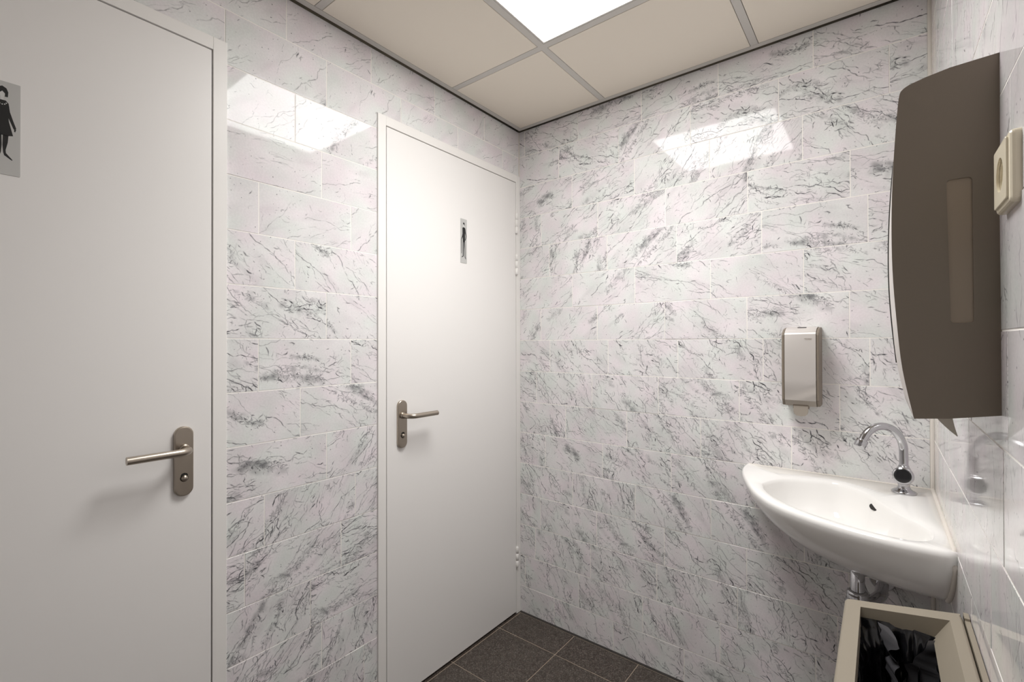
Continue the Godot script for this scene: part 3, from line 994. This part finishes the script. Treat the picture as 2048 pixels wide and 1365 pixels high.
func star_radius(o: PackedVector2Array, c: Vector2, t: float) -> float:
	var d := Vector2(cos(t), sin(t))
	var best := 0.0
	for i in o.size():
		var hit = Geometry2D.segment_intersects_segment(c, c + d * 3.0, o[i], o[(i + 1) % o.size()])
		if hit != null:
			best = maxf(best, (hit - c).length())
	return best


func basin() -> void:
	var rim_y := EYE - 0.4355
	var t := thing("wash_basin", "white ceramic corner wash basin fixed to the marble walls", "basin", Vector3(XR, rim_y, ZB))
	# plan: x along the back wall (negative), y = depth into the room, both from the corner
	var rim := []
	for p in [[-0.5092, 0.0], [-0.5085, 0.06], [-0.4960, 0.125], [-0.4680, 0.212], [-0.4310, 0.304], [-0.3870, 0.379], [-0.3370, 0.433], [-0.2620, 0.482], [-0.1820, 0.517], [-0.1092, 0.535], [-0.0522, 0.540], [0.0, 0.537]]:
		rim.append(Vector2(p[0], p[1]))
	var outer := PackedVector2Array([Vector2(0, 0)])
	for p in curve(rim, 5):
		outer.append(p)
	var bowl_pts := []
	for p in [[-0.4150, 0.232], [-0.3800, 0.152], [-0.3150, 0.103], [-0.2280, 0.088], [-0.1650, 0.150], [-0.1350, 0.215], [-0.0880, 0.318], [-0.0480, 0.378], [-0.0320, 0.425], [-0.0400, 0.475], [-0.0720, 0.503], [-0.1200, 0.503], [-0.1820, 0.487], [-0.2620, 0.450], [-0.3200, 0.408], [-0.3660, 0.356], [-0.3980, 0.296], [-0.4150, 0.232]]:
		bowl_pts.append(Vector2(p[0], p[1]))
	var bowl := PackedVector2Array(curve(bowl_pts, 4))
	var c := Vector2(-0.2120, 0.3000)
	var angles := []
	for k in 120:
		angles.append(TAU * k / 120.0 - PI)
	for p in [outer[0], rim[0], rim[-1]]:
		angles.append((p - c).angle())
	angles.sort()
	var n := angles.size()
	var ro := []
	var ri := []
	for a in angles:
		ro.append(star_radius(outer, c, a))
		ri.append(star_radius(bowl, c, a))
	var at := func(i: int, r: float) -> Vector2: return c + Vector2(cos(angles[i]), sin(angles[i])) * r
	var rings := []                                         # each ring: list of Vector3
	var ring := func(f: Callable) -> void:
		var l := []
		for i in n:
			l.append(f.call(i))
		rings.append(l)
	var p3 := func(p: Vector2, y: float) -> Vector3: return Vector3(p.x, y, p.y)
	# bowl, from the drain up
	for q in [[0.085, -0.1330], [0.30, -0.1300], [0.55, -0.1230], [0.74, -0.1080], [0.86, -0.0830], [0.925, -0.0540], [0.962, -0.0280], [0.982, -0.0110], [0.998, -0.0030], [1.022, 0.0]]:
		ring.call(func(i: int) -> Vector3: return p3.call(at.call(i, minf(ri[i] * q[0], ro[i] - 0.012)), q[1]))
	# flat deck, rolled outer edge, belly; it closes towards the corner
	for q in [[0.0110, 0.0], [0.0070, -0.0010], [0.0032, -0.0038], [0.0009, -0.0080], [0.0, -0.0140]]:
		ring.call(func(i: int) -> Vector3:
			var p: Vector2 = at.call(i, ro[i])
			var e: Vector2 = p - (p - c).normalized() * q[0]
			if p.x > -0.002: e.x = p.x                       # stays against the right wall
			if p.y < 0.002: e.y = p.y                        # stays against the back wall
			return p3.call(e, q[1]))
	for q in [[0.992, -0.030], [0.975, -0.048], [0.935, -0.078], [0.880, -0.106], [0.800, -0.137], [0.700, -0.166], [0.580, -0.187], [0.430, -0.199], [0.200, -0.204]]:
		ring.call(func(i: int) -> Vector3:
			var p: Vector2 = at.call(i, ro[i])
			return p3.call(p * q[0], q[1]))
	var st := start(true)
	for k in rings.size() - 1:
		for i in n:
			var j := (i + 1) % n
			quad(st, rings[k][j], rings[k][i], rings[k + 1][i], rings[k + 1][j])
	for i in n:
		var j := (i + 1) % n
		tri(st, Vector3(c.x, -0.1335, c.y), rings[0][i], rings[0][j])
		tri(st, Vector3(-0.03, -0.204, 0.03), rings[-1][j], rings[-1][i])
	part("bowl", finish(st), M.ceramic, t)
	part("drain_ring", lathe([Vector2(0.0, 0.001), Vector2(0.016, 0.001), Vector2(0.019, 0.003), Vector2(0.026, 0.003), Vector2(0.031, 0.0005), Vector2(0.031, -0.004)], Transform3D(Basis(), Vector3(c.x, -0.1325, c.y)), 28), M.chrome, t)
	# dark disc below the tap, its colour standing in for the shaded overflow recess
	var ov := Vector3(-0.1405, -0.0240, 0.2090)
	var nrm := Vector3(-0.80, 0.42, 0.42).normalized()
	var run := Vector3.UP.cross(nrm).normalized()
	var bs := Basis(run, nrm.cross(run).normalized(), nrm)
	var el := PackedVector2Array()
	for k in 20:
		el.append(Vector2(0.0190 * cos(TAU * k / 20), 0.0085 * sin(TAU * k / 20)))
	part("overflow_disc", slab(el, -0.004, 0.0015, 0.0008, Transform3D(bs, ov)), M.dark_steel, t)
	# sealant beads along the walls
	st = start(true)
	part("wall_sealant", tube([Vector3(-0.004, 0.0, 0.004), Vector3(-0.0035, 0.0, 0.30), Vector3(-0.0035, -0.002, 0.525), Vector3(-0.003, -0.03, 0.532), Vector3(-0.003, -0.078, 0.503), Vector3(-0.003, -0.106, 0.474), Vector3(-0.003, -0.137, 0.431), Vector3(-0.003, -0.166, 0.378)], 0.0052, 10), M.white_sealant, t)
	part("wall_sealant", tube([Vector3(-0.004, 0.0, 0.003), Vector3(-0.30, 0.0, 0.0025), Vector3(-0.500, -0.001, 0.0022)], 0.0026, 8), M.white_sealant, t)


func tap() -> void:
	var t := thing("basin_tap", "chrome swan neck tap with a round black knob on the basin", "tap", Vector3(0.0500, EYE - 0.4352, -1.7740))
	part("foot", lathe([Vector2(0.0, 0.0), Vector2(0.0290, 0.0), Vector2(0.0298, 0.003), Vector2(0.0255, 0.0075), Vector2(0.0175, 0.0115), Vector2(0.0142, 0.017), Vector2(0.0140, 0.024), Vector2(0.0165, 0.034), Vector2(0.0200, 0.045), Vector2(0.0200, 0.058), Vector2(0.0165, 0.069), Vector2(0.0128, 0.076), Vector2(0.0122, 0.079), Vector2(0.0, 0.079)], Transform3D(), 32), M.chrome, t)
	# knob turned towards the room
	var face := Vector3(-0.16, 0.16, 1.0).normalized()
	var right := Vector3.UP.cross(face).normalized()
	var kb := Basis(right, face, right.cross(face).normalized())
	var centre := Vector3(0, 0.0515, 0.008)
	var k := part("knob", lathe([Vector2(0.0185, -0.004), Vector2(0.0235, 0.006), Vector2(0.0252, 0.014), Vector2(0.0246, 0.0195), Vector2(0.0225, 0.0220), Vector2(0.0, 0.0220)], Transform3D(kb, centre), 36), M.chrome, t)
	part("knob_cap", lathe([Vector2(0.0200, 0.0210), Vector2(0.0200, 0.0224), Vector2(0.0165, 0.0234), Vector2(0.0090, 0.0241), Vector2(0.0, 0.0243)], Transform3D(kb, centre), 36), M.black_plastic, k)
	# spout: up, over and down towards the bowl
	var dir := Vector3(-0.83, 0, 0.56).normalized()
	var pts := [Vector3(0, 0.07, 0), Vector3(0, 0.10, 0), Vector3(0, 0.115, 0)]
	for q in range(1, 21):
		var a := deg_to_rad(150.0) * q / 20.0
		pts.append(Vector3(0, 0.119, 0) + dir * 0.0590 * (1.0 - cos(a)) + Vector3.UP * 0.0730 * sin(a))
	var last: Vector3 = pts[-1]
	var down: Vector3 = (pts[-1] - pts[-2]).normalized()
	pts.append(last + down * 0.010)
	part("spout", tube(pts, 0.0108, 24), M.chrome, t)
	var e0 := last + down * 0.004
	part("aerator", tube([e0, e0 + down * 0.0005, e0 + down * 0.003, e0 + down * 0.022, e0 + down * 0.0235], [0.0115, 0.0142, 0.0150, 0.0152, 0.0138], 24), M.chrome, t)


func drain() -> void:
	var at := Vector3(-0.0545, 0, -1.6200)
	var t := thing("drain_trap", "chrome bottle trap and waste pipe below the basin", "drain pipe", at)
	part("tail_pipe", lathe([Vector2(0.0, 0.560), Vector2(0.0165, 0.560), Vector2(0.0165, 0.698), Vector2(0.0, 0.698)], Transform3D(), 28), M.chrome, t)
	part("collar_nut", lathe([Vector2(0.0, 0.612), Vector2(0.0245, 0.612), Vector2(0.0255, 0.616), Vector2(0.0255, 0.624), Vector2(0.0240, 0.626), Vector2(0.0252, 0.629), Vector2(0.0250, 0.634), Vector2(0.0215, 0.638), Vector2(0.0170, 0.639)], Transform3D(), 28), M.chrome, t)
	part("trap_body", lathe([Vector2(0.0, 0.455), Vector2(0.020, 0.456), Vector2(0.027, 0.468), Vector2(0.029, 0.500), Vector2(0.029, 0.606), Vector2(0.027, 0.613), Vector2(0.0, 0.613)], Transform3D(), 28), M.chrome, t)
	part("waste_pipe", tube([Vector3(0.0, 0.590, -0.01), Vector3(0.03, 0.590, -0.06), Vector3(0.05, 0.590, -0.12), Vector3(0.055, 0.590, -0.235)], 0.016, 20), M.chrome, t)
	part("wall_rose", lathe([Vector2(0.034, 0.0), Vector2(0.034, 0.004), Vector2(0.028, 0.010), Vector2(0.017, 0.013)], Transform3D(Basis(Vector3.RIGHT, Vector3.BACK, Vector3.DOWN), Vector3(0.055, 0.590, ZB - at.z + 0.001)), 28), M.chrome, t)
	t = thing("supply_hose", "thin braided water hose curving behind the trap below the basin", "hose", Vector3(0.0450, 0, -1.7700))
	part("hose", tube(curve([Vector3(0.002, 0.684, 0.002), Vector3(0.0, 0.672, 0.004), Vector3(-0.03, 0.655, 0.02), Vector3(-0.09, 0.640, 0.04), Vector3(-0.075, 0.56, 0.0), Vector3(-0.03, 0.50, -0.06)], 6), 0.0052, 12), M.chrome, t)
	part("stop_valve", tube([Vector3(-0.03, 0.490, -0.094), Vector3(-0.03, 0.490, -0.055), Vector3(-0.03, 0.490, -0.050), Vector3(-0.03, 0.490, -0.03)], [0.012, 0.012, 0.015, 0.015], 16), M.chrome, t)


func bin() -> void:
	# beige bin on the right wall: rim slopes from the wall down to the room
	var z0 := -1.1680
	var z1 := -0.8300
	var t := thing("waste_bin", "beige plastic waste bin on the wall beside the basin", "bin", Vector3(XR, EYE, (z0 + z1) / 2))
	var hw := (z1 - z0) / 2
	var xw := -0.0100                                       # lid edge next to the wall
	var xf_ := -0.1822                                      # front edge
	var slope := 0.027 / 0.176
	var yt := func(x: float) -> float: return -0.4895 + slope * (x + 0.006)
	# lid: a frame with a funnel
	var out := round_rect(xf_, -hw, xw, hw, 0.010, 5)
	var ix0 := -0.1560
	var ix1 := -0.0285
	var inn := rect(ix0, -hw + 0.032, ix1, hw - 0.032)
	var low := rect(ix0 + 0.001, -hw + 0.034, ix1 - 0.0225, hw - 0.040)
	var st := start()
	var n := out.size()
	var top := func(p: Vector2, d := 0.0) -> Vector3: return Vector3(p.x, yt.call(p.x) - d, p.y)
	# outer skirt with a soft edge
	var roll := [[0.0, 0.0], [0.0022, 0.0009], [0.0040, 0.0030], [0.0046, 0.0060]]
	st.set_smooth_group(1)
	for k in roll.size() - 1:
		var ra := shrunk(out, 0.0046 - roll[k][0])
		var rb := shrunk(out, 0.0046 - roll[k + 1][0])
		for i in n:
			var j := (i + 1) % n
			quad(st, top.call(ra[i], roll[k][1]), top.call(ra[j], roll[k][1]), top.call(rb[j], roll[k + 1][1]), top.call(rb[i], roll[k + 1][1]))
	st.set_smooth_group(-1)
	for i in n:
		var j := (i + 1) % n
		quad(st, top.call(out[i], 0.006), top.call(out[j], 0.006), top.call(out[j], 0.036), top.call(out[i], 0.036))
	# flat top between skirt and opening
	var flat := shrunk(out, 0.0046)
	var strips := [rect(xf_, -hw, ix0, hw), rect(ix1, -hw, xw, hw), rect(ix0, -hw, ix1, -hw + 0.032), rect(ix0, hw - 0.032, ix1, hw)]
	for s in strips:
		for p in Geometry2D.intersect_polygons(flat, s):
			var ids := Geometry2D.triangulate_polygon(p)
			for k in range(0, ids.size(), 3):
				var a: Vector2 = p[ids[k]]
				var b: Vector2 = p[ids[k + 1]]
				var d: Vector2 = p[ids[k + 2]]
				if (b - a).cross(d - a) > 0.0:
					tri(st, top.call(a), top.call(d), top.call(b))
				else:
					tri(st, top.call(a), top.call(b), top.call(d))
	for i in 4:
		var j := (i + 1) % 4
		quad(st, top.call(inn[j]), top.call(inn[i]), top.call(low[i], 0.036), top.call(low[j], 0.036))
	part("lid", finish(st), M.beige_plastic, t)
	# body: tapering tub below the lid, open at the top
	st = start()
	var ring := func(d: float, y: float) -> Array:
		var l := []
		for p in round_rect(xf_ + 0.004 + d, -hw + 0.004 + d, xw - 0.002, hw - 0.004 - d, 0.012, 4):
			l.append(Vector3(p.x, y, p.y))
		return l
	var rings := [ring.call(0.0, -0.5200 - 0.006), ring.call(0.004, -0.56), ring.call(0.012, -0.955)]
	for k in rings.size() - 1:
		for i in rings[k].size():
			var j: int = (i + 1) % rings[k].size()
			quad(st, rings[k][i], rings[k][j], rings[k + 1][j], rings[k + 1][i])
	for i in range(1, rings[2].size() - 1):
		tri(st, rings[2][0], rings[2][i], rings[2][i + 1])
	part("tub", finish(st), M.beige_plastic, t)
	part("back_plate", box(Vector3(-0.0085, -0.955, -hw + 0.001), Vector3(-0.0012, -0.4905, hw - 0.001)), M.beige_plastic, t)
	part("lid_hinge", box(Vector3(-0.0085, -0.4950, -hw - 0.001), Vector3(-0.0015, -0.4865, -hw + 0.022)), M.beige_plastic, t)
	var ledge := PackedVector2Array([Vector2(-0.012, -0.545), Vector2(-0.012, yt.call(-0.012) - 0.003), Vector2(-0.125, yt.call(-0.125) - 0.005), Vector2(-0.125, -0.545)])
	part("rear_ledge", slab(ledge, -hw - 0.0075, -hw - 0.0004), M.beige_plastic, t)
	# bag
	var b := thing("bin_bag", "black plastic bag lining the beige waste bin", "bag", Vector3(XR, EYE, (z0 + z1) / 2))
	var fold := noise(91, 1.0, 2)
	st = start(true)
	var cols := 144
	var rows := 50
	var grid := []
	for r in rows + 1:
		var q := float(r) / rows
		var l := []
		for k in cols:
			var a := TAU * k / cols
			var sx := cos(a)
			var sz := sin(a)
			var m := maxf(absf(sx), absf(sz))
			var shape := lerpf(1.0, 1.0 / m, 0.72 * (1.0 - q * 0.6))
			var y := -0.5270 - 0.34 * q * q - 0.10 * q
			var crease := fold.get_noise_3d(sx * 3.2, y * 4.0, sz * 3.2) * 0.030 + absf(fold.get_noise_3d(sx * 7.0, y * 3.0 + 5.0, sz * 7.0)) * 0.024 + absf(fold.get_noise_3d(sx * 16.0, y * 14.0, sz * 16.0)) * 0.012
			var k_in := (1.0 - crease * 6.0 * smoothstep(0.0, 0.25, q)) * (1.0 - 0.55 * smoothstep(0.75, 1.0, q) - 0.10 * q)
			if r == rows:
				k_in = 0.02
			l.append(Vector3(-0.0960 + 0.0670 * sx * shape * k_in, y, (hw - 0.032) * sz * shape * k_in))
		grid.append(l)
	for r in rows:
		for k in cols:
			var j := (k + 1) % cols
			quad(st, grid[r][k], grid[r + 1][k], grid[r + 1][j], grid[r][j])
	part("film", finish(st), M.bag_film, b)
	# loose gathers of thinner film at the far end of the bag
	for g in [[-0.118, 0.55, 0.012, 0.11], [-0.060, -0.35, 0.017, 0.15]]:
		st = start(true)
		var edge := func(i: int, e: float) -> Vector3:
			var q := float(i) / 28.0
			var w: float = g[2] * (0.25 + 1.1 * sin(PI * minf(q * 0.8 + 0.08, 1.0)))
			var a: float = g[1] + 1.5 * q
			return Vector3(g[0] + 0.030 * q * g[1] + e * w * cos(a), -0.5290 - g[3] * q, -hw + 0.046 + 0.060 * q + e * w * sin(a) + 0.006 * sin(9.0 * q)) + Vector3(1, 0, 0.6) * 0.012 * fold.get_noise_2d(q * 3.0 + 1.2 * e, g[1] * 7.0)
		for k in 28:
			var d := Vector3(0, 0, 0.0004)
			quad(st, edge.call(k, -1.0) + d, edge.call(k + 1, -1.0) + d, edge.call(k + 1, 1.0) + d, edge.call(k, 1.0) + d)
			quad(st, edge.call(k, 1.0), edge.call(k + 1, 1.0), edge.call(k + 1, -1.0), edge.call(k, -1.0))
		part("gather", finish(st), M.thin_film, b)
